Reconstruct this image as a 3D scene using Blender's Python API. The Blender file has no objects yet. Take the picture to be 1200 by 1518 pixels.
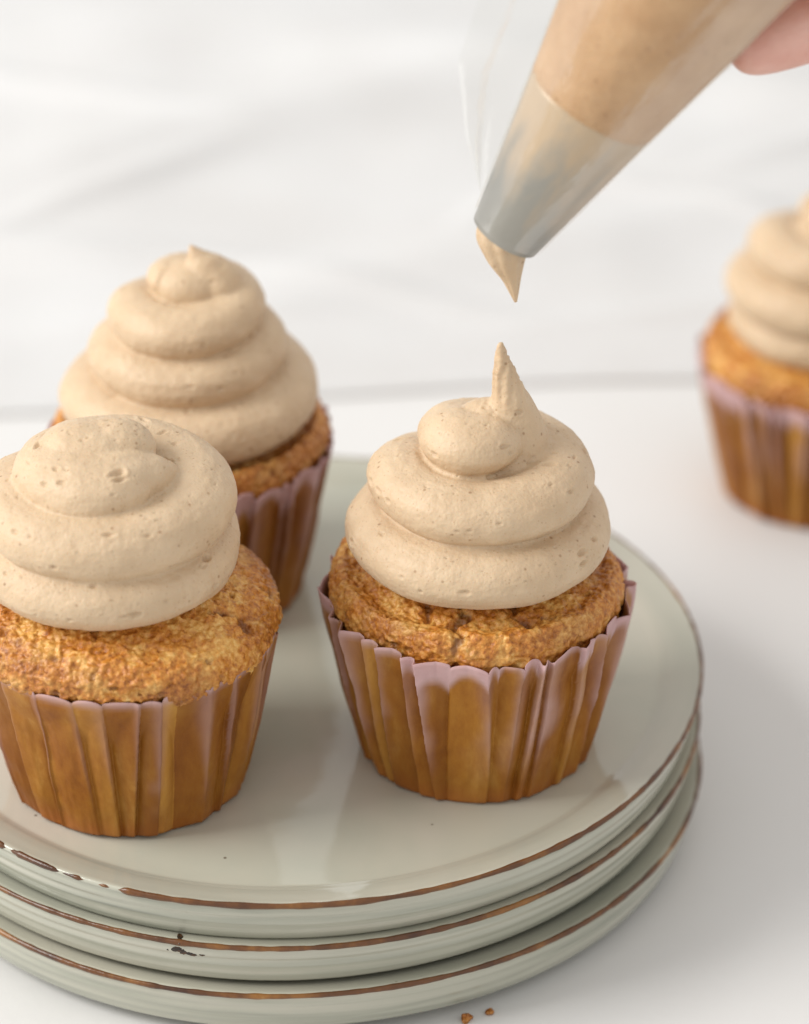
import bpy, math
import numpy as np
from mathutils import Vector, Matrix

# ------------------------------------------------------------------ camera, world, lamps, exposure
scene = bpy.context.scene
CM = 0.01
def V(*p): return Vector(p) * CM

cam_d = bpy.data.cameras.new('camera'); cam = bpy.data.objects.new('camera', cam_d)
scene.collection.objects.link(cam); scene.camera = cam
cam_d.sensor_fit = 'VERTICAL'; cam_d.sensor_height = 36; cam_d.sensor_width = 36
cam_d.lens = 5400 / 1518 * 36
cam.location = V(-1.582, -68.339, 49.384)
cam.rotation_euler = (math.radians(90 - 30.5), 0, 0)
cam_d.clip_start = 0.02; cam_d.clip_end = 20
cam_d.dof.use_dof = True; cam_d.dof.focus_distance = 0.772; cam_d.dof.aperture_fstop = 7.2

world = bpy.data.worlds.new('World'); scene.world = world; world.use_nodes = True
bg = world.node_tree.nodes['Background']
bg.inputs[0].default_value = (1.0, 0.992, 0.975, 1); bg.inputs[1].default_value = 0.85

def area(name, loc, target, size, power, col):
    d = bpy.data.lights.new(name, 'AREA'); d.shape = 'RECTANGLE'; d.size, d.size_y = size
    d.energy = power; d.color = col
    o = bpy.data.objects.new(name, d); scene.collection.objects.link(o)
    o.location = V(*loc)
    o.rotation_euler = (V(*target) - V(*loc)).to_track_quat('-Z', 'Y').to_euler()
    return o
area('window_light', (-205, -25, 150), (-2, 6, 5), (1.4, 1.4), 68.0, (1.0, 0.982, 0.955))

vs = scene.view_settings
vs.view_transform = 'Standard'; vs.look = 'None'; vs.exposure = 0.0; vs.gamma = 1.0; vs.use_curve_mapping = False
scene.cycles.use_denoising = True
scene.cycles.max_bounces = 10; scene.cycles.transparent_max_bounces = 16
scene.cycles.caustics_reflective = False; scene.cycles.caustics_refractive = False
scene.cycles.sample_clamp_indirect = 6

# ------------------------------------------------------------------ helpers
rng = np.random.default_rng(7)

def smooth(x): x = np.clip(x, 0, 1); return x * x * (3 - 2 * x)
def _hash(i, j, k, seed):
    n = (i.astype(np.int64) * 374761393 + j.astype(np.int64) * 668265263 + k.astype(np.int64) * 2147483647 + seed * 1442695041) & 0xFFFFFFFF
    n = ((n ^ (n >> 13)) * 1274126177) & 0xFFFFFFFF
    n = ((n ^ (n >> 16)) * 2246822519) & 0xFFFFFFFF
    n = n ^ (n >> 15)
    return n.astype(np.float64) / 4294967295.0 * 2 - 1
def noise(P, freq, seed=0):
    """smooth lattice noise in -1..1, P is (n,3) in cm"""
    Q = P * freq + 100.0
    I = np.floor(Q); F = Q - I; F = F * F * F * (F * (F * 6 - 15) + 10)
    i, j, k = I[:, 0], I[:, 1], I[:, 2]; out = 0
    for a in (0, 1):
        wa = F[:, 0] if a else 1 - F[:, 0]
        for b in (0, 1):
            wb = F[:, 1] if b else 1 - F[:, 1]
            for c in (0, 1):
                wc = F[:, 2] if c else 1 - F[:, 2]
                out = out + wa * wb * wc * _hash(i + a, j + b, k + c, seed)
    return out

def new_mesh(name, verts, faces, mat=None, smooth_shade=True):
    me = bpy.data.meshes.new(name)
    verts = np.asarray(verts, float) * CM
    me.from_pydata(verts.tolist(), [], faces if isinstance(faces, list) else faces.tolist())
    me.validate()
    if smooth_shade: me.polygons.foreach_set('use_smooth', [True] * len(me.polygons))
    if mat: me.materials.append(mat)
    me.update()
    return me
def link(name, me, parent=None, loc=(0, 0, 0)):
    o = bpy.data.objects.new(name, me); scene.collection.objects.link(o)
    o.location = V(*loc)
    if parent: o.parent = parent
    return o
def empty(name, loc): 
    o = link(name, None, None, loc); o.empty_display_size = 0.02; return o
def tag(o, label, cat, group=None):
    o['label'] = label; o['category'] = cat
    if group: o['group'] = group
    return o
def add_attr(me, name, vals):
    a = me.attributes.new(name, 'FLOAT', 'POINT'); a.data.foreach_set('value', np.asarray(vals, np.float32))
def grid_faces(nr, nc, wrap=True, flip=False):
    """rows x columns, columns wrap round"""
    r = np.arange(nr - 1)[:, None]; cmax = nc if wrap else nc - 1
    c = np.arange(cmax)[None, :]; c2 = (c + 1) % nc
    f = np.stack([r * nc + c, r * nc + c2, (r + 1) * nc + c2, (r + 1) * nc + c], -1).reshape(-1, 4)
    return f[:, ::-1] if flip else f
def grid_normals(P, nr, nc):
    """outward normals of a wrapped grid (row direction x column direction)"""
    G = P.reshape(nr, nc, 3)
    dc = np.roll(G, -1, 1) - np.roll(G, 1, 1); dr = np.gradient(G, axis=0)
    n = np.cross(dc, dr); l = np.linalg.norm(n, axis=-1, keepdims=True); l[l == 0] = 1
    return (n / l).reshape(-1, 3)

# ---- materials
def mat(name):
    m = bpy.data.materials.new(name); m.use_nodes = True
    nt = m.node_tree; return m, nt, nt.nodes['Principled BSDF']
def N(nt, kind, **kw):
    n = nt.nodes.new(kind)
    for k, v in kw.items():
        if k in n.inputs.keys(): n.inputs[k].default_value = v
        else: setattr(n, k, v)
    return n
def noise_node(nt, vec, scale, detail=2.0, rough=0.5, dist=0.0):
    n = N(nt, 'ShaderNodeTexNoise'); n.inputs['Scale'].default_value = scale; n.inputs['Detail'].default_value = detail
    n.inputs['Roughness'].default_value = rough; n.inputs['Distortion'].default_value = dist
    nt.links.new(vec, n.inputs['Vector']); return n.outputs['Fac']
def ramp(nt, fac, stops):
    n = N(nt, 'ShaderNodeValToRGB'); els = n.color_ramp.elements
    while len(els) < len(stops): els.new(0.5)
    for e, (p, c) in zip(els, stops):
        e.position = p; e.color = c if len(c) == 4 else (*c, 1)
    nt.links.new(fac, n.inputs['Fac']); return n.outputs['Color']
def mix(nt, fac, a, b, mode='MIX'):
    n = N(nt, 'ShaderNodeMix', data_type='RGBA', blend_type=mode)
    for s, v in ((n.inputs[0], fac), (n.inputs[6], a), (n.inputs[7], b)):
        if hasattr(v, 'is_output'): nt.links.new(v, s)
        elif isinstance(v, (int, float)): s.default_value = v
        else: s.default_value = (*v, 1)
    return n.outputs[2]
def mathn(nt, op, a, b=0.0):
    n = N(nt, 'ShaderNodeMath', operation=op)
    for s, v in ((n.inputs[0], a), (n.inputs[1], b)):
        if hasattr(v, 'is_output'): nt.links.new(v, s)
        else: s.default_value = v
    return n.outputs[0]
def bump(nt, h, strength, dist):
    n = N(nt, 'ShaderNodeBump'); n.inputs['Strength'].default_value = strength; n.inputs['Distance'].default_value = dist
    nt.links.new(h, n.inputs['Height']); return n.outputs['Normal']
def coords(nt, scale=None):
    t = N(nt, 'ShaderNodeTexCoord').outputs['Object']
    if scale:
        m = N(nt, 'ShaderNodeMapping'); m.inputs['Scale'].default_value = scale
        nt.links.new(t, m.inputs['Vector']); return m.outputs['Vector']
    return t
def attr(nt, name): return N(nt, 'ShaderNodeAttribute', attribute_name=name).outputs['Fac']
def put(nt, sock, val):
    if hasattr(val, 'is_output'): nt.links.new(val, sock)
    elif isinstance(val, tuple) and len(val) == 3: sock.default_value = (*val, 1)
    else: sock.default_value = val

def m_frosting(name='frosting', lo=(0.56, 0.41, 0.262), hi=(0.625, 0.47, 0.31)):
    m, nt, b = mat(name); c = coords(nt)
    base = ramp(nt, noise_node(nt, c, 140, 3), [(0.3, lo), (0.7, hi)])
    # ground cinnamon specks
    vo = N(nt, 'ShaderNodeTexVoronoi'); vo.inputs['Scale'].default_value = 520; nt.links.new(c, vo.inputs['Vector'])
    speck = ramp(nt, vo.outputs['Distance'], [(0.10, (1, 1, 1)), (0.24, (0, 0, 0))])
    sel = ramp(nt, N_sep(nt, vo.outputs['Color']), [(0.80, (0, 0, 0)), (0.85, (1, 1, 1))])
    col = mix(nt, mathn(nt, 'MULTIPLY', mathn(nt, 'MULTIPLY', speck, sel), 0.6), base, (0.23, 0.105, 0.042))
    vf = N(nt, 'ShaderNodeTexVoronoi'); vf.inputs['Scale'].default_value = 1300; nt.links.new(c, vf.inputs['Vector'])
    fine = ramp(nt, vf.outputs['Distance'], [(0.12, (1, 1, 1)), (0.3, (0, 0, 0))])
    self_ = ramp(nt, N_sep(nt, vf.outputs['Color']), [(0.72, (0, 0, 0)), (0.8, (1, 1, 1))])
    col = mix(nt, mathn(nt, 'MULTIPLY', mathn(nt, 'MULTIPLY', fine, self_), 0.45), col, (0.36, 0.19, 0.09))
    put(nt, b.inputs['Base Color'], col)
    put(nt, b.inputs['Roughness'], 0.48); b.inputs['Specular IOR Level'].default_value = 0.35
    b.inputs['Subsurface Weight'].default_value = 0.15; b.inputs['Subsurface Radius'].default_value = (1.0, 0.55, 0.3)
    b.inputs['Subsurface Scale'].default_value = 0.0025
    h = mathn(nt, 'ADD', mathn(nt, 'MULTIPLY', noise_node(nt, c, 1500, 3, 0.6), 0.5), noise_node(nt, c, 420, 2))
    nrm = bump(nt, h, 0.5, 0.0007)
    put(nt, b.inputs['Normal'], nrm)
    return m
def N_sep(nt, col):
    s = N(nt, 'ShaderNodeSeparateColor'); nt.links.new(col, s.inputs[0]); return s.outputs[0]

def m_cake():
    m, nt, b = mat('cake_crust'); c = coords(nt)
    n1 = noise_node(nt, c, 820, 4, 0.66); n2 = noise_node(nt, c, 150, 4, 0.6, 0.4)
    crust = ramp(nt, n1, [(0.30, (0.28, 0.078, 0.008)), (0.46, (0.50, 0.180, 0.022)), (0.58, (0.62, 0.26, 0.042)), (0.74, (0.78, 0.45, 0.13))])
    pale = ramp(nt, n1, [(0.30, (0.50, 0.20, 0.035)), (0.5, (0.70, 0.37, 0.085)), (0.72, (0.85, 0.58, 0.22))])
    dark = ramp(nt, n1, [(0.30, (0.13, 0.034, 0.005)), (0.5, (0.30, 0.092, 0.014)), (0.72, (0.52, 0.21, 0.045))])
    col = mix(nt, ramp(nt, n2, [(0.47, (0, 0, 0)), (0.60, (1, 1, 1))]), crust, pale)
    col = mix(nt, attr(nt, 'brown'), col, dark)
    col = mix(nt, attr(nt, 'pore'), col, (0.13, 0.04, 0.01))
    put(nt, b.inputs['Base Color'], col)
    put(nt, b.inputs['Roughness'], 0.42); b.inputs['Specular IOR Level'].default_value = 0.5
    vo = N(nt, 'ShaderNodeTexVoronoi'); vo.inputs['Scale'].default_value = 760; nt.links.new(c, vo.inputs['Vector'])
    h = mathn(nt, 'ADD', mathn(nt, 'MULTIPLY', n1, 0.6), mathn(nt, 'MULTIPLY', vo.outputs['Distance'], -1.0))
    put(nt, b.inputs['Normal'], bump(nt, h, 0.5, 0.0009))
    return m

def m_liner():
    m, nt, b = mat('pink_liner_paper'); c = coords(nt); cs = coords(nt, (1, 1, 0.35))
    n = noise_node(nt, cs, 130, 5, 0.65, 0.2); n2 = noise_node(nt, c, 420, 3, 0.6)
    greased = ramp(nt, n, [(0.30, (0.20, 0.060, 0.005)), (0.45, (0.29, 0.105, 0.010)), (0.58, (0.35, 0.145, 0.017)), (0.74, (0.48, 0.245, 0.05))])
    greased = mix(nt, mathn(nt, 'MULTIPLY', n2, 0.45), greased, (0.20, 0.062, 0.006))
    greased = mix(nt, attr(nt, 'base'), greased, (0.36, 0.115, 0.022))
    greased = mix(nt, ramp(nt, attr(nt, 'tone'), [(0.0, (.55, .55, .55)), (0.5, (0, 0, 0))]), greased, (0.17, 0.052, 0.005))
    greased = mix(nt, mathn(nt, 'MULTIPLY', ramp(nt, attr(nt, 'tone'), [(0.5, (0, 0, 0)), (1.0, (.85, .85, .85))]), n), greased, (0.52, 0.265, 0.05))
    pink = mix(nt, n2, (0.70, 0.455, 0.46), (0.78, 0.56, 0.56))
    col = mix(nt, attr(nt, 'contact'), pink, greased)
    put(nt, b.inputs['Base Color'], col)
    put(nt, b.inputs['Roughness'], mathn(nt, 'ADD', 0.36, mathn(nt, 'MULTIPLY', n2, 0.25)))
    b.inputs['Specular IOR Level'].default_value = 0.24
    put(nt, b.inputs['Normal'], bump(nt, n2, 0.16, 0.0006))
    tr = N(nt, 'ShaderNodeBsdfTranslucent'); put(nt, tr.inputs['Color'], col)
    mx = N(nt, 'ShaderNodeMixShader')
    fac = mathn(nt, 'MULTIPLY', mathn(nt, 'SUBTRACT', 1.0, attr(nt, 'contact')), 0.35); nt.links.new(fac, mx.inputs[0])
    nt.links.new(b.outputs[0], mx.inputs[1]); nt.links.new(tr.outputs[0], mx.inputs[2])
    nt.links.new(mx.outputs[0], nt.nodes['Material Output'].inputs['Surface'])
    return m

def m_glaze():
    m, nt, b = mat('celadon_glaze'); c = coords(nt); cs = coords(nt, (0.16, 0.16, 3.2))
    big = noise_node(nt, c, 22, 3, 0.5, 0.3); band = noise_node(nt, cs, 95, 3, 0.5, 0.2)
    col = ramp(nt, big, [(0.3, (0.425, 0.43, 0.35)), (0.5, (0.48, 0.465, 0.38)), (0.7, (0.54, 0.50, 0.42))])
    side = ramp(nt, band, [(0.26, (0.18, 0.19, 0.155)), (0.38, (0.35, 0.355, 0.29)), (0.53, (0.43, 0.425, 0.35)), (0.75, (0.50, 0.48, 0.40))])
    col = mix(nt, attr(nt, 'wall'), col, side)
    vo = N(nt, 'ShaderNodeTexVoronoi'); vo.inputs['Scale'].default_value = 150; nt.links.new(c, vo.inputs['Vector'])
    sp = ramp(nt, vo.outputs['Distance'], [(0.035, (1, 1, 1)), (0.07, (0, 0, 0))])
    sel = ramp(nt, N_sep(nt, vo.outputs['Color']), [(0.90, (0, 0, 0)), (0.93, (1, 1, 1))])
    col = mix(nt, mathn(nt, 'MULTIPLY', mathn(nt, 'MULTIPLY', sp, sel), 0.8), col, (0.09, 0.06, 0.035))
    put(nt, b.inputs['Base Color'], col)
    put(nt, b.inputs['Roughness'], mathn(nt, 'ADD', 0.05, mathn(nt, 'MULTIPLY', noise_node(nt, c, 60, 3), 0.08)))
    b.inputs['Specular IOR Level'].default_value = 0.55
    put(nt, b.inputs['Normal'], bump(nt, mathn(nt, 'ADD', big, mathn(nt, 'MULTIPLY', noise_node(nt, c, 160, 2), 0.12)), 0.10, 0.004))
    return m
def m_rim():
    m, nt, b = mat('iron_brown_rim'); c = coords(nt)
    col = ramp(nt, noise_node(nt, c, 45, 5, 0.7), [(0.36, (0.055, 0.020, 0.008)), (0.52, (0.13, 0.048, 0.012)), (0.66, (0.27, 0.115, 0.022)), (0.80, (0.46, 0.27, 0.09))])
    put(nt, b.inputs['Base Color'], col); put(nt, b.inputs['Roughness'], 0.28)
    put(nt, b.inputs['Normal'], bump(nt, noise_node(nt, c, 500, 3), 0.3, 0.0006))
    return m
def m_chip():
    m, nt, b = mat('dark_glaze_fault'); c = coords(nt)
    put(nt, b.inputs['Base Color'], ramp(nt, noise_node(nt, c, 700, 2), [(0.4, (0.015, 0.008, 0.004)), (0.7, (0.09, 0.04, 0.015))]))
    put(nt, b.inputs['Roughness'], 0.25); return m
def m_table():
    m, nt, b = mat('white_painted_board'); c = coords(nt)
    n = noise_node(nt, c, 9, 4, 0.55); g = noise_node(nt, c, 260, 3, 0.6)
    put(nt, b.inputs['Base Color'], mix(nt, mathn(nt, 'MULTIPLY', g, 0.25), ramp(nt, n, [(0.3, (0.675, 0.665, 0.65)), (0.7, (0.70, 0.695, 0.685))]), (0.655, 0.64, 0.62)))
    put(nt, b.inputs['Roughness'], 0.42); b.inputs['Specular IOR Level'].default_value = 0.35
    put(nt, b.inputs['Normal'], bump(nt, g, 0.06, 0.001)); return m
def m_cloth():
    m, nt, b = mat('white_linen'); c = coords(nt)
    n = noise_node(nt, c, 14, 3)
    put(nt, b.inputs['Base Color'], ramp(nt, n, [(0.3, (0.60, 0.59, 0.58)), (0.7, (0.65, 0.648, 0.645))]))
    put(nt, b.inputs['Roughness'], 0.85); b.inputs['Sheen Weight'].default_value = 0.15
    w = N(nt, 'ShaderNodeTexWave'); w.inputs['Scale'].default_value = 550; nt.links.new(c, w.inputs['Vector'])
    put(nt, b.inputs['Normal'], bump(nt, w.outputs['Fac'], 0.15, 0.0006)); return m
def m_steel(frost):
    m, nt, b = mat('smeared_steel'); c = coords(nt)
    n = noise_node(nt, along_bag(nt, 0.25), 170, 4, 0.6, 0.3)
    f = ramp(nt, mathn(nt, 'ADD', n, mathn(nt, 'MULTIPLY', attr(nt, 'smear'), 0.5)), [(0.55, (0, 0, 0)), (0.95, (1, 1, 1))])
    put(nt, b.inputs['Base Color'], mix(nt, f, (0.36, 0.345, 0.31), (0.50, 0.37, 0.24)))
    put(nt, b.inputs['Metallic'], mathn(nt, 'SUBTRACT', 0.9, mathn(nt, 'MULTIPLY', f, 0.8)))
    put(nt, b.inputs['Roughness'], 0.36); return m
def along_bag(nt, stretch):
    # object coordinates turned to the bag's axis and drawn out along it
    c = coords(nt); cx = N(nt, 'ShaderNodeCombineXYZ')
    for i, (v, k) in enumerate((((math.sqrt(.75), 0, -.5), 1.0), ((0, 1, 0), 1.0), ((.5, 0, math.sqrt(.75)), stretch))):
        d = N(nt, 'ShaderNodeVectorMath', operation='DOT_PRODUCT'); nt.links.new(c, d.inputs[0]); d.inputs[1].default_value = [q * k for q in v]
        nt.links.new(d.outputs['Value'], cx.inputs[i])
    return cx.outputs[0]
def m_film():
    m, nt, b = mat('clear_plastic_film'); c = coords(nt)
    gl = N(nt, 'ShaderNodeBsdfGlossy'); gl.inputs['Roughness'].default_value = 0.12; gl.inputs['Color'].default_value = (1, 1, 1, 1)
    tr = N(nt, 'ShaderNodeBsdfTransparent'); tr.inputs['Color'].default_value = (0.965, 0.965, 0.955, 1)
    fr = N(nt, 'ShaderNodeFresnel'); fr.inputs['IOR'].default_value = 1.45
    nb = bump(nt, noise_node(nt, along_bag(nt, 0.06), 220, 3, 0.6, 0.2), 0.30, 0.002)
    nt.links.new(nb, gl.inputs['Normal']); nt.links.new(nb, fr.inputs['Normal'])
    mx = N(nt, 'ShaderNodeMixShader')
    nt.links.new(mathn(nt, 'MINIMUM', mathn(nt, 'MULTIPLY', fr.outputs[0], 0.5), 0.17), mx.inputs[0]); nt.links.new(tr.outputs[0], mx.inputs[1]); nt.links.new(gl.outputs[0], mx.inputs[2])
    nt.links.new(mx.outputs[0], nt.nodes['Material Output'].inputs['Surface'])
    nt.nodes.remove(b); return m
def m_skin():
    m, nt, b = mat('skin'); c = coords(nt)
    put(nt, b.inputs['Base Color'], ramp(nt, noise_node(nt, c, 90, 4), [(0.35, (0.68, 0.34, 0.27)), (0.65, (0.80, 0.49, 0.41))]))
    put(nt, b.inputs['Roughness'], 0.45); b.inputs['Subsurface Weight'].default_value = 0.2
    b.inputs['Subsurface Radius'].default_value = (1, 0.4, 0.25); b.inputs['Subsurface Scale'].default_value = 0.004
    put(nt, b.inputs['Normal'], bump(nt, noise_node(nt, coords(nt, (0.5, 1, 1)), 500, 4, 0.65), 0.35, 0.0008)); return m
def m_nail():
    m, nt, b = mat('fingernail'); put(nt, b.inputs['Base Color'], (0.72, 0.45, 0.39)); put(nt, b.inputs['Roughness'], 0.25); return m

FROST, CAKE, LINER, GLAZE, RIM, CHIP = m_frosting(), m_cake(), m_liner(), m_glaze(), m_rim(), m_chip()
TABLE, CLOTH, FILM, SKIN, NAIL = m_table(), m_cloth(), m_film(), m_skin(), m_nail()
STEEL = m_steel(FROST)
FILLING = m_frosting('frosting_shaded_in_bag', (0.47, 0.275, 0.135), (0.55, 0.345, 0.185))  # same frosting in a deeper tone; the shade in the bag is painted in

# ------------------------------------------------------------------ setting: table board
def slab(name, x0, x1, y0, y1, z0, z1, m):
    v = [(x, y, z) for z in (z0, z1) for (x, y) in ((x0, y0), (x1, y0), (x1, y1), (x0, y1))]
    f = [(3, 2, 1, 0), (4, 5, 6, 7), (0, 1, 5, 4), (1, 2, 6, 5), (2, 3, 7, 6), (3, 0, 4, 7)]
    o = link(name, new_mesh(name, v, f, m, False))
    bv = o.modifiers.new('bevel', 'BEVEL'); bv.width = 0.002; bv.segments = 2
    return o
table = slab('tabletop', -90, 90, -60, 110, -2.5, 0, TABLE); table['kind'] = 'structure'

# ------------------------------------------------------------------ rumpled white cloth behind
def make_cloth():
    nx, ny = 320, 220
    U, Vv = np.meshgrid(np.linspace(0, 1, nx), np.linspace(0, 1, ny))
    X = -50 + 100 * U
    front = 21.75 + 0.082 * (X + 3.9) + 0.25 * np.sin(X * 0.21 + 1) + 0.05 * np.sin(X * 0.6)
    Y = front + (75) * Vv
    P = np.stack([X, Y, 0 * X], -1).reshape(-1, 3)
    Z = 0.35 + 0.25 * (noise(P, 0.11, 3) + 1) + 0.18 * noise(P, 0.27, 4)
    x, y = P[:, 0], P[:, 1]
    def fold(px, py, ang, w, h, length):
        ca, sa = math.cos(ang), math.sin(ang); d = -(x - px) * sa + (y - py) * ca; l = (x - px) * ca + (y - py) * sa
        return h * np.exp(-(d / w) ** 2) * np.exp(-(l / length) ** 4)
    Z += fold(-15, 30, -0.10, 0.9, 1.0, 6) + fold(4, 31, 0.35, 1.6, 0.8, 13) + fold(-7, 39, 0.5, 1.8, 1.0, 12) + fold(9, 42, -0.25, 1.6, 0.9, 12)
    Z += fold(-18, 46, 0.15, 2.2, 1.2, 16) + fold(14, 27, 0.1, 1.1, 0.5, 8)
    Z = 0.30 + (Z - 0.35) * 0.65
    for k_, (fx, fy, fa, fw, fh, fl) in enumerate([(-11, 34, .7, .5, .45, 5), (-4, 28, -.35, .45, .4, 6), (3, 36, 1.0, .5, .5, 5), (8, 33, -.6, .4, .4, 5), (-13, 42, -.4, .6, .5, 6), (1, 46, .3, .6, .5, 7), (12, 38, .5, .5, .5, 5), (-8, 25.5, .2, .4, .3, 4), (6, 26, .15, .4, .35, 5)]):
        Z += fold(fx, fy, fa, fw, fh * .7, fl)
    e = smooth((y - front.reshape(-1)) / 2.5)
    Z = 0.13 + (Z - 0.13) * e
    P[:, 2] = np.maximum(Z, 0.125)
    o = link('white_cloth', new_mesh('white_cloth', P, grid_faces(ny, nx, False), CLOTH))
    s = o.modifiers.new('thickness', 'SOLIDIFY'); s.thickness = 0.0012; s.offset = -1
    tag(o, 'soft rumpled white linen cloth spread on the table behind the plates', 'cloth')
make_cloth()

# ------------------------------------------------------------------ plates
PX, PY, PR, PITCH = -4.22, 2.46, 9.48, 1.14
def make_plate(dx, dy, z, tilt, seed, label, breaks):
    root = empty('plate', (PX + dx, PY + dy, z)); root.rotation_euler = (math.radians(tilt[0]), math.radians(tilt[1]), seed * 1.3)
    R = PR
    prof = [(0.0, 1.14), (3, 1.14), (6, 1.14), (8.0, 1.145), (8.40, 1.146), (8.48, 1.155), (8.58, 1.19), (8.75, 1.265), (9.0, 1.335), (9.25, 1.39), (R - .1, 1.422), (R - .03, 1.425),
            (R, 1.40), (R + .005, 1.35), (R - .02, 1.25), (R - .05, 1.10), (R - .09, 0.93), (R - .14, 0.74), (R - .20, 0.56), (R - .27, 0.36), (R - .38, 0.25), (R - 1.0, 0.21), (7.6, 0.20), (7.4, 0.02), (7.3, 0.0), (6.9, 0.0), (6.8, 0.2), (3, 0.40), (0, 0.42)]
    pr = np.array(prof); nt_ = 288
    # resample the wall more finely
    t = np.arange(len(pr)); tt = np.concatenate([t[:4], np.arange(4, 20, 0.34), t[20:]])
    pr = np.stack([np.interp(tt, t, pr[:, 0]), np.interp(tt, t, pr[:, 1])], -1)
    th = np.linspace(0, 2 * np.pi, nt_, endpoint=False)
    r = pr[:, 0][:, None]; zz = pr[:, 1][:, None]
    P = np.stack([r * np.cos(th), r * np.sin(th), zz + 0 * th], -1).reshape(-1, 3)
    w = smooth((P[:, 2] * 0 + np.hypot(P[:, 0], P[:, 1]) - 7) / 2)
    lobe = 0.035 * np.sin(2 * np.arctan2(P[:, 1], P[:, 0]) + seed) + 0.03 * noise(P * np.array([1, 1, 0]), 0.16, seed)
    P[:, 2] += w * lobe
    scale = 1 + 0.003 * noise(P * np.array([1, 1, 0]), 0.2, seed + 9) * w
    # throwing rings on the outer wall
    outer = (np.repeat(np.arange(len(pr)), nt_) > np.argmax(pr[:, 0]))
    ring = np.where(outer & (P[:, 2] > 0.3), 0.012 * np.sin(P[:, 2] * 22 + seed), 0)
    P[:, 0] *= scale; P[:, 1] *= scale
    rad = np.hypot(P[:, 0], P[:, 1]); rad[rad == 0] = 1
    P[:, :2] *= (1 + ring / rad)[:, None]
    me = new_mesh('body', P, grid_faces(len(pr), nt_, True, True), GLAZE)
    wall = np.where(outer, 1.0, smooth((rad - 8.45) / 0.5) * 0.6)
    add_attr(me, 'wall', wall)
    link('body', me, root)
    # iron-brown bead along the lip: a thin tube of uneven thickness that sinks into the body where the glaze covers it
    nb = 720; th = np.linspace(0, 2 * np.pi, nb, endpoint=False); ns = 10
    c3 = np.stack([np.cos(th) * R, np.sin(th) * R, 0 * th], -1)
    lob = 0.035 * np.sin(2 * th + seed) + 0.03 * noise(c3, 0.16, seed)
    sc = 1 + 0.003 * noise(c3, 0.2, seed + 9)
    thick = 0.070 + 0.012 * noise(c3, 1.1, seed + 2) + 0.012 * noise(c3, 4.0, seed + 3)
    for (a0, a1) in breaks:
        a = np.abs((np.degrees(th + seed * 1.3) - a0 + 180) % 360 - 180)
        patch = smooth((a1 - a) / 3)
        thick -= patch * np.clip(0.018 + 0.075 * noise(c3, 5.0, seed + 5), -0.015, 0.06)
    ph = np.linspace(0, 2 * np.pi, ns, endpoint=False)
    rr = (R - 0.012) * sc[None, :] + thick[None, :] * np.cos(ph)[:, None] * 0.8
    zr = 1.375 + lob[None, :] + thick[None, :] * np.sin(ph)[:, None] * 0.95
    B = np.stack([rr * np.cos(th), rr * np.sin(th), zr], -1)
    B = np.concatenate([B, B[:1]], 0).reshape(-1, 3)
    link('lip_band', new_mesh('lip_band', B, grid_faces(ns + 1, nb, True, True), RIM), root)
    tag(root, label, 'plate', 'stacked stoneware plates')
    return root
def blob(name, parent, loc, rad, seed, m, rot=None, n=14):
    th = np.linspace(0, 2 * np.pi, n * 2, endpoint=False); la = np.linspace(-np.pi / 2, np.pi / 2, n)
    P = np.stack([np.cos(la)[:, None] * np.cos(th), np.cos(la)[:, None] * np.sin(th), np.sin(la)[:, None] + 0 * th], -1).reshape(-1, 3)
    P *= (1 + 0.35 * noise(P, 1.4, seed) + 0.2 * noise(P, 3.1, seed + 1))[:, None]
    P = P * np.array(rad)
    if rot is not None: P = P @ np.array(Matrix.Rotation(rot, 3, 'Z')).T
    return link(name, new_mesh(name, P, grid_faces(n, 2 * n), m), parent, loc)

p_bot = make_plate(0.05, -0.08, 0.0, (0.0, 0.0), 1, 'lowest grey-green stoneware plate, resting on the white table under two more', [(250, 0)])
p_mid = make_plate(-0.03, 0.0, PITCH + .05, (0.08, 0.22), 2, 'middle grey-green stoneware plate with a dark glaze chip, between two others', [(250, 0)])
p_top = make_plate(0.0, 0.0, 2 * PITCH + .09, (0.08, 0.10), 3, 'topmost grey-green stoneware plate of the stack, carrying three cupcakes', [(233, 24)])
# dark chip and runs on the middle plate's wall
def on_wall(root, ang_world, z):
    a = math.radians(ang_world) - root.rotation_euler.z
    r = np.interp(z, [0.58, 0.74, 0.93, 1.10, 1.25, 1.35], [PR - .19, PR - .14, PR - .09, PR - .05, PR - .02, PR + .005])
    return (r * math.cos(a), r * math.sin(a), z), a
for k, (da, z, s) in enumerate([(-103.0, 1.16, (.03, .10, .055)), (-102.2, 1.13, (.03, .07, .06)), (-101.2, 1.09, (.03, .10, .04)), (-99.8, 1.10, (.025, .06, .03)), (-104.3, 1.12, (.02, .03, .02))]):
    p, a = on_wall(p_mid, da, z); blob('glaze_chip', p_mid, p, tuple(q * m for q, m in zip(s, (0.8, 1.2, 1.3))), 30 + k, CHIP, a)
a = math.radians(-102.7) - p_mid.rotation_euler.z
blob('glaze_chip', p_mid, (9.36 * math.cos(a), 9.36 * math.sin(a), 1.395), (.20, .06, .035), 41, CHIP, a + 0.35)

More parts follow.
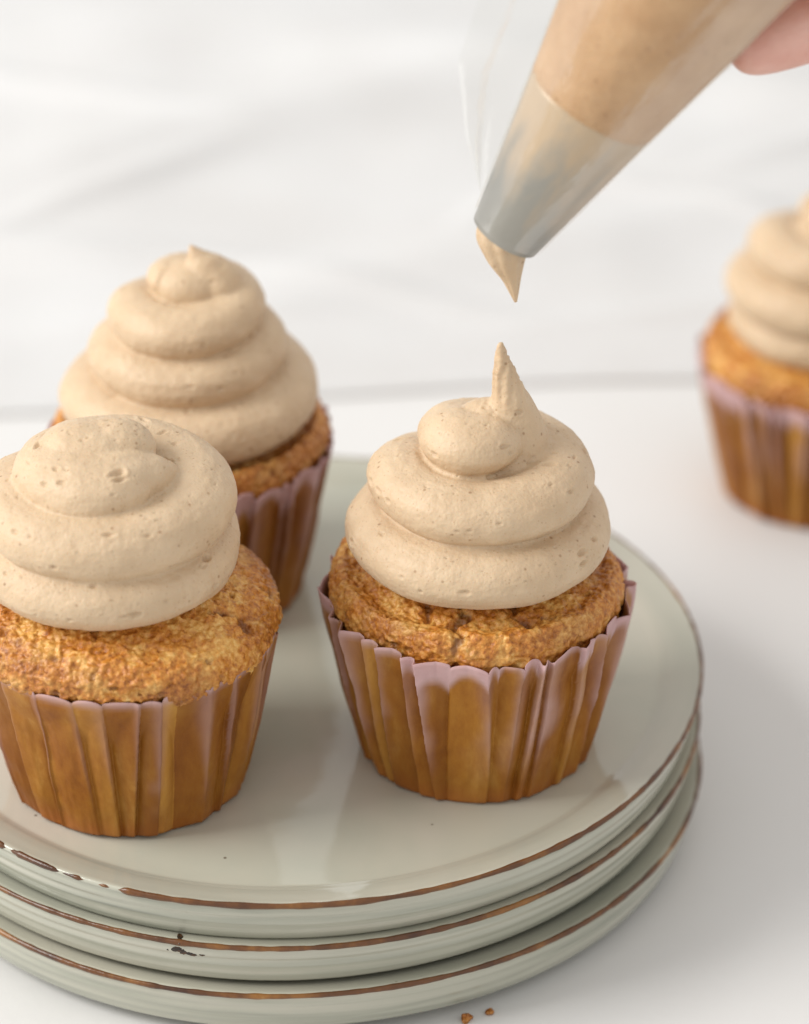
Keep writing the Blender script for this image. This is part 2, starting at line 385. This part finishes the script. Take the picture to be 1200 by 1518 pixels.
# ------------------------------------------------------------------ cupcakes
def sweep(keys, samples=260, seg=28, squash=0.77, seed=0, wob=0.03):
    """a piped rope: keys are (angle deg, centre radius, z, tube radius)"""
    K = np.array(keys, float); t = np.arange(len(K)); tt = np.linspace(0, len(K) - 1, samples)
    def cr(col):   # Catmull-Rom
        p = K[:, col]; p = np.concatenate([[2 * p[0] - p[1]], p, [2 * p[-1] - p[-2]]])
        i = np.minimum(tt.astype(int), len(K) - 2); u = tt - i
        p0, p1, p2, p3 = p[i], p[i + 1], p[i + 2], p[i + 3]
        return 0.5 * (2 * p1 + (p2 - p0) * u + (2 * p0 - 5 * p1 + 4 * p2 - p3) * u ** 2 + (3 * p1 - p0 - 3 * p2 + p3) * u ** 3)
    a, r, z, tr = np.radians(cr(0)), cr(1), cr(2), np.maximum(cr(3), 0.02)
    C = np.stack([r * np.cos(a), r * np.sin(a), z], -1)
    return tube(C, tr, seg, squash, seed, wob)
def tube(C, tr, seg=28, squash=1.0, seed=0, wob=0.0, ref=None):
    T = np.gradient(C, axis=0); T /= np.linalg.norm(T, axis=1, keepdims=True)
    up = np.array([0, 0, 1.0]); S = np.cross(T, up); l = np.linalg.norm(S, axis=1, keepdims=True)
    S = np.where(l > 0.05, S / np.maximum(l, 1e-6), np.array([[1.0, 0, 0]])); U = np.cross(S, T)
    if ref is not None:
        rf = np.array(ref, float)[None, :]; S = rf - T * (T @ rf[0])[:, None]; S /= np.linalg.norm(S, axis=1, keepdims=True); U = np.cross(S, T)
    ph = np.linspace(0, 2 * np.pi, seg, endpoint=False)
    n = len(C)
    P = C[:, None, :] + tr[:, None, None] * (np.cos(ph)[None, :, None] * S[:, None, :] + squash * np.sin(ph)[None, :, None] * U[:, None, :])
    P = P.reshape(-1, 3)
    if wob: P += (noise(P, 0.55, seed) * wob)[:, None] * np.repeat(S, seg, 0)
    F = grid_faces(n, seg).tolist()
    v = np.concatenate([P, [C[0] - T[0] * tr[0] * .5], [C[-1] + T[-1] * tr[-1] * .5]])
    i0, i1 = n * seg, n * seg + 1
    F += [(i0, (j + 1) % seg, j) for j in range(seg)] + [(i1, (n - 1) * seg + j, (n - 1) * seg + (j + 1) % seg) for j in range(seg)]
    return v, F
def ellipsoid(c, r, n=16):
    th = np.linspace(0, 2 * np.pi, 2 * n, endpoint=False); la = np.linspace(-np.pi / 2, np.pi / 2, n)
    P = np.stack([np.cos(la)[:, None] * np.cos(th), np.cos(la)[:, None] * np.sin(th), np.sin(la)[:, None] + 0 * th], -1).reshape(-1, 3)
    return P * np.array(r) + np.array(c), grid_faces(n, 2 * n).tolist()
def voxel_union(parts, voxel, smooth_it, factor=0.5):
    vs_, fs = [], []; off = 0
    for v, f in parts:
        vs_.append(v); fs += [tuple(i + off for i in q) for q in f]; off += len(v)
    me = new_mesh('tmp', np.concatenate(vs_), fs)
    o = bpy.data.objects.new('tmp', me); scene.collection.objects.link(o)
    r = o.modifiers.new('r', 'REMESH'); r.mode = 'VOXEL'; r.voxel_size = voxel * CM; r.adaptivity = 0
    if smooth_it:
        s = o.modifiers.new('s', 'SMOOTH'); s.factor = factor; s.iterations = smooth_it
    dg = bpy.context.evaluated_depsgraph_get(); dg.update()
    out = bpy.data.meshes.new_from_object(o.evaluated_get(dg))
    bpy.data.objects.remove(o); bpy.data.meshes.remove(me)
    return out
def get_vn(me):
    n = len(me.vertices); P = np.empty(n * 3); me.vertices.foreach_get('co', P)
    Nn = np.empty(n * 3, np.float32); me.vertex_normals.foreach_get('vector', Nn)
    return P.reshape(-1, 3) / CM, Nn.reshape(-1, 3).astype(float)
def set_v(me, P, m):
    me.vertices.foreach_set('co', (P * CM).reshape(-1)); me.materials.clear(); me.materials.append(m)
    me.polygons.foreach_set('use_smooth', [True] * len(me.polygons)); me.update()

def make_frosting(parent, keys, extra, seed, offs=(0, 0), npits=240, ridged=None, placed=()):
    parts = [sweep(keys, seed=seed)] + extra
    me = voxel_union(parts, 0.036, 5)
    P, Nn = get_vn(me); r = np.random.default_rng(seed)
    disp = 0.028 * noise(P, 0.9, seed) + 0.014 * noise(P, 2.4, seed + 1) + 0.005 * noise(P, 8, seed + 2) + 0.003 * noise(P, 14, seed + 3)
    cyl = np.stack([np.hypot(P[:, 0], P[:, 1]), 0.35 * np.arctan2(P[:, 1], P[:, 0]), P[:, 2]], -1)
    disp += 0.007 * noise(cyl, 6.5, seed + 4) + 0.010 * noise(cyl, 2.7, seed + 5)     # drag lines along the rope
    if ridged:          # fine pulled ridges on the peak
        c, z0, z1, amp = ridged
        a = np.arctan2(P[:, 1] - c[1], P[:, 0] - c[0])
        disp += amp * np.sin(a * 11 + 2 * noise(P, 3, 5)) * smooth((P[:, 2] - z0) / (z1 - z0)) + amp * .6 * noise(P, 11, 6) * smooth((P[:, 2] - z0) / (z1 - z0))
    out = P + Nn * disp[:, None]
    vis = np.where((Nn[:, 2] > -0.35))[0]
    for i in r.choice(vis, npits, replace=False):      # burst air bubbles
        big = r.random() ** 5
        rx = 0.030 + 0.075 * big; tang = np.cross([0, 0, 1.0], Nn[i]); tl = np.linalg.norm(tang)
        tang = tang / tl if tl > .1 else np.array([1.0, 0, 0])
        d = P - P[i]; near = np.where((d * d).sum(1) < 0.12)[0]; d = d[near]
        l = d @ tang; e = (d * d).sum(1) - l * l
        q = np.sqrt((l / (rx * r.uniform(1.1, 2.0))) ** 2 + e / (rx * 0.75) ** 2)
        q2 = q + 0.25 * noise(P[near], 7, seed)
        dep = rx * r.uniform(0.6, 0.95)
        out[near] -= Nn[i] * (dep * smooth(1.15 - q2) - 0.18 * dep * np.exp(-((q2 - 1.35) / .25) ** 2))[:, None]
    set_v(me, out, FROST); me.name = 'frosting'
    return link('frosting', me, parent, (offs[0], offs[1], 0))

def make_cake(parent, edge_z, bulge, top_z, seed, cracks, rim_r=3.17):
    nr, nc = 190, 560
    s = np.linspace(0, 1, nr)
    # profile: dome from centre to the rim, round shoulder, then down inside the paper
    prof = np.array([(0, top_z), (1.2, top_z - .03), (2.0, top_z - .17), (2.6, top_z - .42), (3.0, edge_z + .62 + .2 * bulge), (rim_r - .02 + bulge * .10, edge_z + .30 + .22 * bulge), (rim_r + bulge * .16, edge_z + .02 + .1 * bulge), (rim_r - .06, edge_z - .3), (rim_r - .5, 2.6), (2.26, 0.4), (2.15, 0.12)])
    L = np.concatenate([[0], np.cumsum(np.hypot(*np.diff(prof, axis=0).T))])
    # most rows on the part one can see
    Lv = L[7]; q = np.concatenate([np.linspace(0.02, Lv, 160), np.linspace(Lv, L[-1], 31)[1:]])
    def sm(col):
        y = np.interp(q, L, prof[:, col]); k = np.ones(9) / 9
        yp = np.concatenate([np.full(4, y[0]), y, np.full(4, y[-1])]); return np.convolve(yp, k, 'valid')
    R, Z = sm(0), sm(1)
    th = np.linspace(0, 2 * np.pi, nc, endpoint=False)
    P = np.stack([R[:, None] * np.cos(th), R[:, None] * np.sin(th), Z[:, None] + 0 * th], -1).reshape(-1, 3)
    Nn = -grid_normals(P, nr, nc)
    if Nn[nc * 20 + 5, 2] < 0: Nn = -Nn
    vis = smooth((P[:, 2] - (edge_z - .5)) / .3)
    low = 0.10 * noise(P, 0.55, seed) + 0.045 * noise(P, 1.5, seed + 1)
    g1 = np.abs(noise(P, 2.6, seed + 2)); g2 = np.abs(noise(P, 5.5, seed + 3)); g3 = noise(P, 10, seed + 4)
    disp = low * 0.8 + vis * (0.035 * (0.3 - g1) + 0.048 * (0.3 - g2) + 0.036 * g3 + 0.018 * noise(P, 17, seed + 5))
    pore = np.zeros(len(P)); a = np.degrees(np.arctan2(P[:, 1], P[:, 0])); rad = np.hypot(P[:, 0], P[:, 1])
    X = rad * np.cos(np.radians(a)); Y = rad * np.sin(np.radians(a))
    for path in cracks:
        pts = np.array([(r_ * math.cos(math.radians(a_)), r_ * math.sin(math.radians(a_))) for a_, r_ in path])
        d = np.full(len(P), 9.0)
        for p, q_ in zip(pts[:-1], pts[1:]):
            v = q_ - p; u = np.clip(((X - p[0]) * v[0] + (Y - p[1]) * v[1]) / (v @ v), 0, 1)
            d = np.minimum(d, np.hypot(X - p[0] - u * v[0], Y - p[1] - u * v[1]))
        d += 0.09 * noise(P, 3.0, seed + 7) + 0.06 * noise(P, 7, seed + 8)
        dp = smooth((0.16 - d) / 0.14); disp -= 0.11 * dp * vis; disp += 0.012 * np.exp(-((d - .28) / .14) ** 2) * vis
        pore = np.maximum(pore, 0.75 * smooth((0.09 - d) / 0.08))
    pr = noise(P, 5.0, seed + 11); hole = smooth((pr - 0.58) / 0.12) * smooth((noise(P, 1.0, seed + 12) + .1) / .3) * vis
    disp -= 0.05 * hole; pore = np.maximum(pore, 0.45 * hole)
    P = P + Nn * disp[:, None]
    me = new_mesh('cake', P, grid_faces(nr, nc, True, True), CAKE)
    brown = np.clip(smooth((rad - 2.6) / 0.8) * 0.45 + 0.55 * noise(P, 0.8, seed + 20) + 0.22 * noise(P, 2.2, seed + 21) + 0.0, 0, 1) * 0.9
    add_attr(me, 'brown', brown); add_attr(me, 'pore', pore)
    return link('cake', me, parent)

def make_liner(parent, seed, height=4.08, r0=2.53, r1=3.36, contact_z=3.5, amp_top=0.24, npan=40, slit=0.0, rim=3.15):
    """fluted paper cup: irregular flat panels that fold over one another along sharp creases"""
    r = np.random.default_rng(seed); nc, nv = 1400, 44
    wd = r.uniform(0.28, 1.7, npan); b = np.concatenate([[0], np.cumsum(wd)]); b = b / b[-1] * 2 * np.pi + r.uniform(0, 1)
    shift = r.uniform(-0.05, 0.05, npan); shift = np.concatenate([shift, shift[:1]])
    hi = r.uniform(0.35, 1.0, npan); lo = -r.uniform(0.3, 1.0, npan); dirn = r.random(npan) < 0.5
    arch = r.uniform(0.06, 0.16, npan); ptop = r.uniform(-0.09, 0.09, npan); belly = r.uniform(-0.1, 0.5, npan)
    pcon = r.uniform(-0.42, 0.32, npan); vw = r.uniform(0.15, 1.0, npan)
    th = np.linspace(0, 2 * np.pi, nc, endpoint=False)
    P = np.zeros((nv + 5, nc, 3)); W = np.zeros((nv + 5, nc)); TT = np.zeros((nv + 5, nc)); CZ = np.zeros((nv + 5, nc)); TN = np.zeros((nv + 5, nc)); GAP = np.zeros((nv + 5, nc)); tone = r.random(npan); RG = np.zeros((nv + 5, nc))
    def panel(t):
        bb = b + shift * (1 - t) * 1.6; bb[-1] = bb[0] + 2 * np.pi
        x = (th - bb[0]) % (2 * np.pi) + bb[0]
        i = np.clip(np.searchsorted(bb, x, 'right') - 1, 0, npan - 1)
        u = np.clip((x - bb[i]) / (bb[i + 1] - bb[i]), 0, 1)
        A = np.where(dirn[i], lo[i], hi[i]); B = np.where(dirn[i], hi[i], lo[i])
        w = A + (B - A) * u + belly[i] * np.sin(np.pi * u)
        k = 3   # folds are not knife sharp
        wp = np.concatenate([w[-k:], w, w[:k]]); kern = np.hanning(2 * k + 3)[1:-1]; kern /= kern.sum()
        return np.convolve(wp, kern, 'valid'), i, u, w
    for j in range(nv):
        t = j / (nv - 1); w, i, u, wr = panel(t)
        ztop = height + arch[i] * (np.sin(np.pi * u) ** 0.5 - .6) + ptop[i]
        z = 0.10 + (ztop - 0.10) * t
        amp = 0.115 + (amp_top - 0.115) * t ** 1.1
        rad = r0 + (r1 - r0) * t + 0.06 * math.sin(math.pi * t)
        q = np.stack([np.cos(th) * 3, np.sin(th) * 3, z], -1)
        rad = rad + amp * (w - .05) + (0.02 + .03 * t) * noise(q, 1.2, seed) + 0.012 * noise(q, 3.5, seed + 1) + 0.012 * noise(q * np.array([1, 1, .12]), 7.0, seed + 2)
        inner = np.interp(z, [0, 2.6, 3.7, 4.2], [2.38, rim - .20, rim + .06, rim + .10])
        rad = np.maximum(rad, np.interp(z, [0, 2.6, 3.7, 4.2], [2.3, rim - .32, rim + .05, rim + .12]) + .03 * (w + 1))
        P[j + 5] = np.stack([rad * np.cos(th), rad * np.sin(th), z], -1); W[j + 5] = w; TT[j + 5] = t
        CZ[j + 5] = pcon[i] - 0.30 * (np.abs(2 * u - 1)) ** 2
        GAP[j + 5] = rad - inner; TN[j + 5] = tone[i]
        # the raised crease of each fold stands clear of the cake
        hi_end = np.where(dirn[i], 1 - u, u) * wd[i]
        RG[j + 5] = np.exp(-(hi_end / (0.06 + vw[i] * max(t - .25, 0) ** 1.3)) ** 2) * smooth((t - .12) / .5) * np.clip(hi[i] + .2, 0, 1)
    w0 = panel(0)[0]
    for j, (f, z) in enumerate([(0.0, 0.03), (0.5, 0.03), (0.90, 0.015), (0.955, 0.012), (0.985, 0.045)]):
        rad = (r0 + 0.04 * w0) * f; P[j] = np.stack([rad * np.cos(th), rad * np.sin(th), z + 0 * th], -1); W[j] = w0
    PP = P.reshape(-1, 3)
    me = new_mesh('paper_liner', PP, grid_faces(nv + 5, nc), LINER)
    cz = contact_z + CZ.reshape(-1) * (1 - slit) + 0.14 * noise(PP * np.array([1, 1, .3]), 1.1, seed + 3) + 0.06 * noise(PP, 3, seed + 4)
    cz = np.minimum(cz, height + .02)
    contact = smooth((cz - PP[:, 2]) / 0.40 + .5)
    # paper lifted off the cake stays dry and pale, paper pressed on it is soaked
    dry = smooth(TT.reshape(-1) * 1.3) * smooth((GAP.reshape(-1) - 0.13 + 0.05 * noise(PP, 2.5, seed + 6)) / 0.38)
    contact = np.clip(contact * (1 - 0.8 * dry) - RG.reshape(-1) * 0.22, 0.06, 1)
    add_attr(me, 'contact', contact); add_attr(me, 'tone', TN.reshape(-1)); add_attr(me, 'base', smooth((0.75 - PP[:, 2]) / 0.8) * 0.75)
    o = link('paper_liner', me, parent)
    s = o.modifiers.new('thickness', 'SOLIDIFY'); s.thickness = 0.00016; s.offset = -1
    return o

def cupcake(loc, label):
    root = empty('cupcake', loc); tag(root, label, 'cupcake', 'frosted cupcakes'); return root
ZP = 2 * PITCH + .09 + 1.13     # top plate's floor
def cone_path(pts, rads, n=50):
    pts = np.array(pts, float); t = np.linspace(0, len(pts) - 1, n); k = np.arange(len(pts))
    C = np.stack([np.interp(t, k, pts[:, i]) for i in range(3)], -1); r_ = np.interp(t, k, rads)
    for _ in range(6): C[1:-1] = (C[:-2] + 2 * C[1:-1] + C[2:]) / 4; r_[1:-1] = (r_[:-2] + 2 * r_[1:-1] + r_[2:]) / 4
    return tube(C, r_, 20, 1.0, ref=(0, 1, 0))

# under the piping bag: three coils and a thin pulled peak
c1 = cupcake((0.0, -0.55, ZP), 'frosted cupcake with a thin upright frosting peak, below the piping bag tip')
make_liner(c1, 11, contact_z=4.12, r1=3.32)
make_cake(c1, 4.05, 0.12, 5.0, 21, [[(-104, 1.9), (-98, 2.3), (-102, 2.6), (-97, 2.9), (-100, 3.15)], [(-66, 1.9), (-72, 2.35), (-66, 2.6), (-68, 2.8)], [(-120, 2.2), (-116, 2.5)]])
make_frosting(c1, [(60, 1.85, 5.45, .62), (110, 1.95, 5.55, .85), (180, 1.98, 5.62, .90), (270, 1.98, 5.62, .92), (360, 1.98, 5.68, .90), (450, 1.75, 6.15, .86), (540, 1.54, 6.82, .84), (630, 1.52, 6.84, .86), (720, 1.62, 6.95, .88), (800, 1.15, 7.35, .84), (880, .52, 7.80, .82), (970, .46, 7.88, .86), (1050, .30, 7.95, .72), (1090, .25, 8.0, .5)],
              [ellipsoid((0, 0, 5.4), (1.7, 1.7, .7)), ellipsoid((0, 0, 6.6), (1.3, 1.3, .7)), ellipsoid((0, .1, 7.4), (.7, .7, .7)), ellipsoid((.85, .25, 7.35), (.85, .9, .55)), ellipsoid((.25, .15, 8.2), (.75, .55, .42)), ellipsoid((.65, -.35, 7.2), (.65, .65, .5)),
               ellipsoid((.3, .15, 8.1), (.55, .5, .5)), cone_path([(.75, .2, 7.5), (.74, .2, 8.1), (.64, .1, 8.8), (.50, .02, 9.5), (.42, 0, 10.1)], [.85, .66, .38, .20, .04])],
              5, npits=240, ridged=((.6, .15), 8.4, 9.0, 0.016))

# flat-topped swirl
c2 = cupcake((-7.65, -1.8, ZP), 'frosted cupcake with a flattened top coil and no peak, domed cake over its liner')
make_liner(c2, 12, height=3.98, r1=3.27, contact_z=4.25, amp_top=0.19, npan=40, slit=0.7, rim=3.24)
make_cake(c2, 3.98, 1.0, 5.35, 22, [[(-30, 2.5), (-24, 2.8), (-28, 3.1)]], rim_r=3.27)
make_frosting(c2, [(60, 1.8, 5.75, .6), (110, 1.95, 5.9, .85), (180, 2.0, 5.92, .90), (270, 2.0, 5.90, .92), (360, 2.0, 5.95, .90), (450, 1.98, 6.42, .88), (540, 1.88, 6.98, .88), (630, 1.84, 6.98, .92), (720, 1.90, 7.12, .94), (790, 1.45, 7.45, .88), (860, 1.05, 7.66, .84), (930, .98, 7.78, .92), (985, 1.0, 7.80, .96), (1030, .9, 7.88, .82), (1060, 1.1, 7.84, .58), (1080, 1.4, 7.70, .3)],
              [ellipsoid((0, 0, 5.9), (1.7, 1.7, .7)), ellipsoid((0, 0, 6.9), (1.6, 1.6, .75)), ellipsoid((-.2, .05, 7.95), (1.25, 1.1, .84)), ellipsoid((.2, .15, 8.15), (.95, .8, .66))],
              6, offs=(-.3, 0), npits=250)

# tall four-coil swirl
c3 = cupcake((-6.6, 6.25, ZP), 'frosted cupcake with the tallest four-coil swirl and a small bent tip, on the plate')
make_liner(c3, 13, r1=3.26, contact_z=3.9, amp_top=0.24)
make_cake(c3, 4.0, 0.3, 4.75, 23, [])
make_frosting(c3, [(60, 1.9, 5.0, .6), (110, 2.05, 5.15, .85), (180, 2.1, 5.2, .90), (270, 2.1, 5.2, .94), (360, 2.1, 5.4, .92), (450, 1.75, 5.9, .82), (540, 1.55, 6.32, .78), (630, 1.55, 6.32, .80), (720, 1.5, 6.55, .78), (810, 1.25, 6.95, .74), (900, 1.1, 7.32, .74), (990, 1.1, 7.32, .76), (1080, 1.1, 7.6, .70), (1150, .75, 7.9, .62), (1220, .45, 8.08, .56), (1280, .30, 8.15, .5)],
              [ellipsoid((0, 0, 5.1), (1.8, 1.8, .7)), ellipsoid((0, 0, 6.1), (1.4, 1.4, .7)), ellipsoid((0, 0, 7.1), (1.0, 1.0, .7)), ellipsoid((.1, .0, 8.0), (.85, .8, .62)),
               cone_path([(.8, .05, 7.6), (.62, .0, 8.1), (.38, -.05, 8.55), (.12, -.05, 9.05)], [.75, .66, .40, .04])],
              7, npits=130)

# alone on the table
c4 = cupcake((9.55, 17.0, 0.0), 'frosted cupcake standing alone on the white table, off the plates')
make_liner(c4, 14, height=3.95, r1=3.30, contact_z=3.85)
make_cake(c4, 3.85, 0.2, 4.95, 24, [[(-95, 2.2), (-100, 2.6), (-96, 2.9)], [(-70, 2.6), (-75, 3.0)]])
make_frosting(c4, [(60, 1.7, 5.0, .6), (110, 1.75, 5.12, .8), (180, 1.78, 5.15, .82), (270, 1.8, 5.15, .84), (360, 1.8, 5.25, .84), (450, 1.85, 5.7, .84), (540, 1.9, 6.12, .84), (630, 1.9, 6.12, .84), (720, 1.75, 6.4, .82), (810, 1.6, 6.7, .8), (900, 1.45, 7.15, .78), (990, 1.4, 7.15, .76), (1080, 1.2, 7.5, .7), (1160, .7, 7.9, .62), (1240, .35, 8.15, .5)],
              [ellipsoid((0, 0, 4.6), (1.7, 1.7, .8)), ellipsoid((0, 0, 5.8), (1.8, 1.8, .9)), ellipsoid((0, 0, 7.0), (1.5, 1.5, .9)), ellipsoid((0, 0, 7.8), (.8, .8, .6)),
               cone_path([(.2, 0, 8.1), (.0, 0, 8.6), (-.15, 0, 9.1)], [.5, .25, .05])], 8, npits=130)

# ------------------------------------------------------------------ piping bag
AX = np.array([0.5, 0.0, math.sqrt(0.75)]); SIDE = np.array([math.sqrt(0.75), 0.0, -0.5]); DEP = np.array([0, 1.0, 0])
B0 = np.array([0.50, -0.55, 16.10])
bag = empty('piping_bag', tuple(B0)); tag(bag, 'clear plastic piping bag of tan frosting held tilted above the cupcakes', 'piping bag')
def spin(rows, nc=128, wob=0.0, seed=0, flat=None):
    """rows of (s, radius) along the bag's axis, relative to its tip"""
    th = np.linspace(0, 2 * np.pi, nc, endpoint=False); out = []
    for s, r in rows:
        q = np.stack([np.cos(th), np.sin(th), np.full(nc, s * 0.6)], -1)
        rr = r * (1 + wob * noise(q, 1.4, seed) + wob * .5 * noise(q * np.array([3, 3, .6]), 1.2, seed + 1))
        out.append(AX * s + rr[:, None] * (np.cos(th)[:, None] * SIDE + np.sin(th)[:, None] * DEP))
    return np.concatenate(out)
def spin_obj(name, rows, m, nc=128, wob=0.0, seed=0):
    P = spin(rows, nc, wob, seed); return link(name, new_mesh(name, P, grid_faces(len(rows), nc, True, True), m), bag)
def bag_r(s):
    return float(np.interp(s, [0, 3.4, 6, 9, 11.5, 13.5, 15, 15.8, 16.3, 17, 19], [.77, 1.42, 1.93, 2.5, 2.75, 2.5, 1.5, .75, .55, .75, 1.5]))
S = np.linspace(0, 3.5, 24)
noz = spin_obj('metal_nozzle', [(s, bag_r(s) - .02) for s in S] + [(3.52, bag_r(3.5) - .12)] + [(s, bag_r(s) - .13) for s in S[::-1]], STEEL)
nn = np.empty(len(noz.data.vertices) * 3); noz.data.vertices.foreach_get('co', nn)
add_attr(noz.data, 'smear', np.clip((nn.reshape(-1, 3) / CM) @ AX / 3.5, 0, 1) ** 1.3)
S = np.linspace(3.45, 15.6, 60)
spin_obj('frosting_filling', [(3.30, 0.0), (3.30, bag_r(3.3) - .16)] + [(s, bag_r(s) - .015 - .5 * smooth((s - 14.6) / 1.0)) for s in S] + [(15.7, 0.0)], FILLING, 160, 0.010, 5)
S = np.linspace(0.12, 19, 110)
spin_obj('plastic_film', [(s, bag_r(s) + .03) for s in S], FILM, 160, 0.012, 5)
# frosting hanging from the nozzle in a pulled point
end = np.array([0.742, -0.55, 14.55]) - B0
C = [AX * 2.2, AX * 1.0, AX * .3, AX * -.02, end * .30 + AX * -.05, end * .65, end]
t = np.linspace(0, 6, 60)
Cc = np.stack([np.interp(t, range(7), [p[i] for p in C]) for i in range(3)], -1); rr = np.interp(t, range(7), [.62, .61, .60, .57, .40, .19, .03])
for _ in range(5): Cc[1:-1] = (Cc[:-2] + 2 * Cc[1:-1] + Cc[2:]) / 4
v, f = tube(Cc, rr, 60, 1.0, ref=(0, 1, 0))
n_ = len(t); ang = np.tile(np.linspace(0, 2 * np.pi, 60, endpoint=False), n_)
cen = np.repeat(Cc, 60, 0); w_ = (0.045 * np.sin(ang * 9) + .05 * np.sin(ang * 4 + 1))[:, None]
v[:-2] = cen + (v[:-2] - cen) * (1 + w_)
link('frosting_drip', new_mesh('frosting_drip', v, f, FROST), bag)
# flattened seam wing of clear film along one side
nu, ns = 14, 60; P = []
for s in np.linspace(0.6, 12, ns):
    wid = float(np.interp(s, [0.6, 1.5, 2.8, 12], [0.05, 0.75, 1.45, 1.75]))
    for k in range(nu):
        u = k / (nu - 1)
        dep = 0.18 * math.sin(u * 5.0 + s * .35) * u + 0.25 * u * u * math.sin(s * .5) + 0.14 * math.exp(-((u - .48) / .12) ** 2)
        P.append(AX * s - SIDE * (bag_r(s) + .02 + u * wid) + DEP * dep)
link('seam_wing', new_mesh('seam_wing', P, grid_faces(ns, nu, False), FILM), bag)

# ------------------------------------------------------------------ hand holding the bag (only the little finger reaches into the picture)
def skin_hand():
    verts, rad, edges = [], [], []
    def chain(pts, start=None):
        prev = start
        for (p, r) in pts:
            verts.append(p); rad.append(r); i = len(verts) - 1
            if prev is not None: edges.append((prev, i))
            prev = i
        return prev
    # forearm -> wrist -> palm, reaching in from the side
    palm = chain([((33, 7.5, 31.5), 4.2), ((27, 6.2, 29.0), 3.6), ((21.5, 5.0, 26.8), 2.6), ((17.5, 4.0, 25.3), 2.5), ((14.2, 3.2, 24.4), 2.2)])
    fingers = {
        'little': [((12.2, 2.3, 21.7), .98), ((10.0, 1.75, 21.05), .86), ((8.2, 1.25, 20.62), .86), ((6.75, .85, 20.25), .80), ((5.6, .50, 19.92), .68), ((4.95, .38, 19.75), .48)],
        'ring': [((11.6, 2.5, 23.9), 1.0), ((9.4, 2.6, 23.6), .90), ((7.8, 2.45, 23.3), .85), ((6.4, 2.2, 23.1), .80), ((5.5, 1.9, 23.0), .66)],
        'middle': [((11.8, 2.6, 26.0), 1.0), ((9.9, 2.9, 26.2), .92), ((8.2, 2.85, 26.0), .86), ((6.9, 2.6, 25.9), .80), ((6.0, 2.25, 25.9), .66)],
        'index': [((12.4, 2.4, 27.9), 1.0), ((11.0, 2.6, 28.8), .92), ((9.5, 2.5, 28.9), .86), ((8.2, 2.2, 28.8), .80), ((7.4, 1.8, 28.8), .64)],
    }
    tips = {}
    for k, pts in fingers.items(): tips[k] = (chain(pts, palm), pts)
    th = [((16.6, 2.0, 27.6), 1.5), ((14.2, -.6, 28.6), 1.15), ((11.8, -2.6, 28.9), 1.0), ((9.9, -3.4, 28.7), .85), ((9.0, -3.5, 28.6), .62)]
    tips['thumb'] = (chain(th, 3), th)
    me = bpy.data.meshes.new('hand'); me.from_pydata([tuple(np.array(v) * CM) for v in verts], edges, [])
    o = bpy.data.objects.new('tmp', me); scene.collection.objects.link(o)
    m = o.modifiers.new('skin', 'SKIN'); m.use_smooth_shade = True; m.branch_smoothing = 0.4
    sv = me.skin_vertices[0].data
    for i, r in enumerate(rad): sv[i].radius = (r * CM * 1.08, r * CM * 1.08); sv[i].use_root = (i == 0)
    s = o.modifiers.new('sub', 'SUBSURF'); s.levels = 3; s.render_levels = 3
    dg = bpy.context.evaluated_depsgraph_get(); dg.update()
    out = bpy.data.meshes.new_from_object(o.evaluated_get(dg)); bpy.data.objects.remove(o)
    P, Nn = get_vn(out)
    P = P + Nn * (0.02 * noise(P, 1.0, 3) + 0.006 * noise(P, 4, 4))[:, None]
    set_v(out, P, SKIN); out.name = 'person_hand'
    h = link('person_hand', out)
    tag(h, 'bare hand with fingers closed round the piping bag, little finger at its edge', 'hand')
    for k, (_, pts) in tips.items():
        a, b_ = np.array(pts[-2][0]), np.array(pts[-1][0]); d = (b_ - a) / np.linalg.norm(b_ - a)
        back = np.array([0, 1.0, 0]) if k != 'thumb' else np.array([0, -1.0, 0])
        back = back - d * (back @ d); back /= np.linalg.norm(back); sd = np.cross(d, back)
        M = np.stack([d * .55, sd * .42, back * .10], 0)
        P_, F_ = ellipsoid((0, 0, 0), (1, 1, 1), 12); P_ = P_ @ M + (b_ * .75 + a * .25) + back * pts[-2][1] * .80
        link('fingernail', new_mesh('fingernail', P_, F_, NAIL), h)
skin_hand()

# ------------------------------------------------------------------ crumbs on the table
for k, (x, y, s, lab) in enumerate([(0.27, -5.89, .10, 'rounder golden cake crumb lying on the table by the plates'), (-0.25, -6.14, .13, 'larger, flatter cake crumb on the table, partly under the plate edge')]):
    o = blob('cake_crumb', None, (x, y, s * .52), (s, s * .8, s * .62), 60 + k, CAKE, k)
    add_attr(o.data, 'brown', np.full(len(o.data.vertices), 0.7))
    tag(o, lab, 'crumb', 'crumbs on the table')
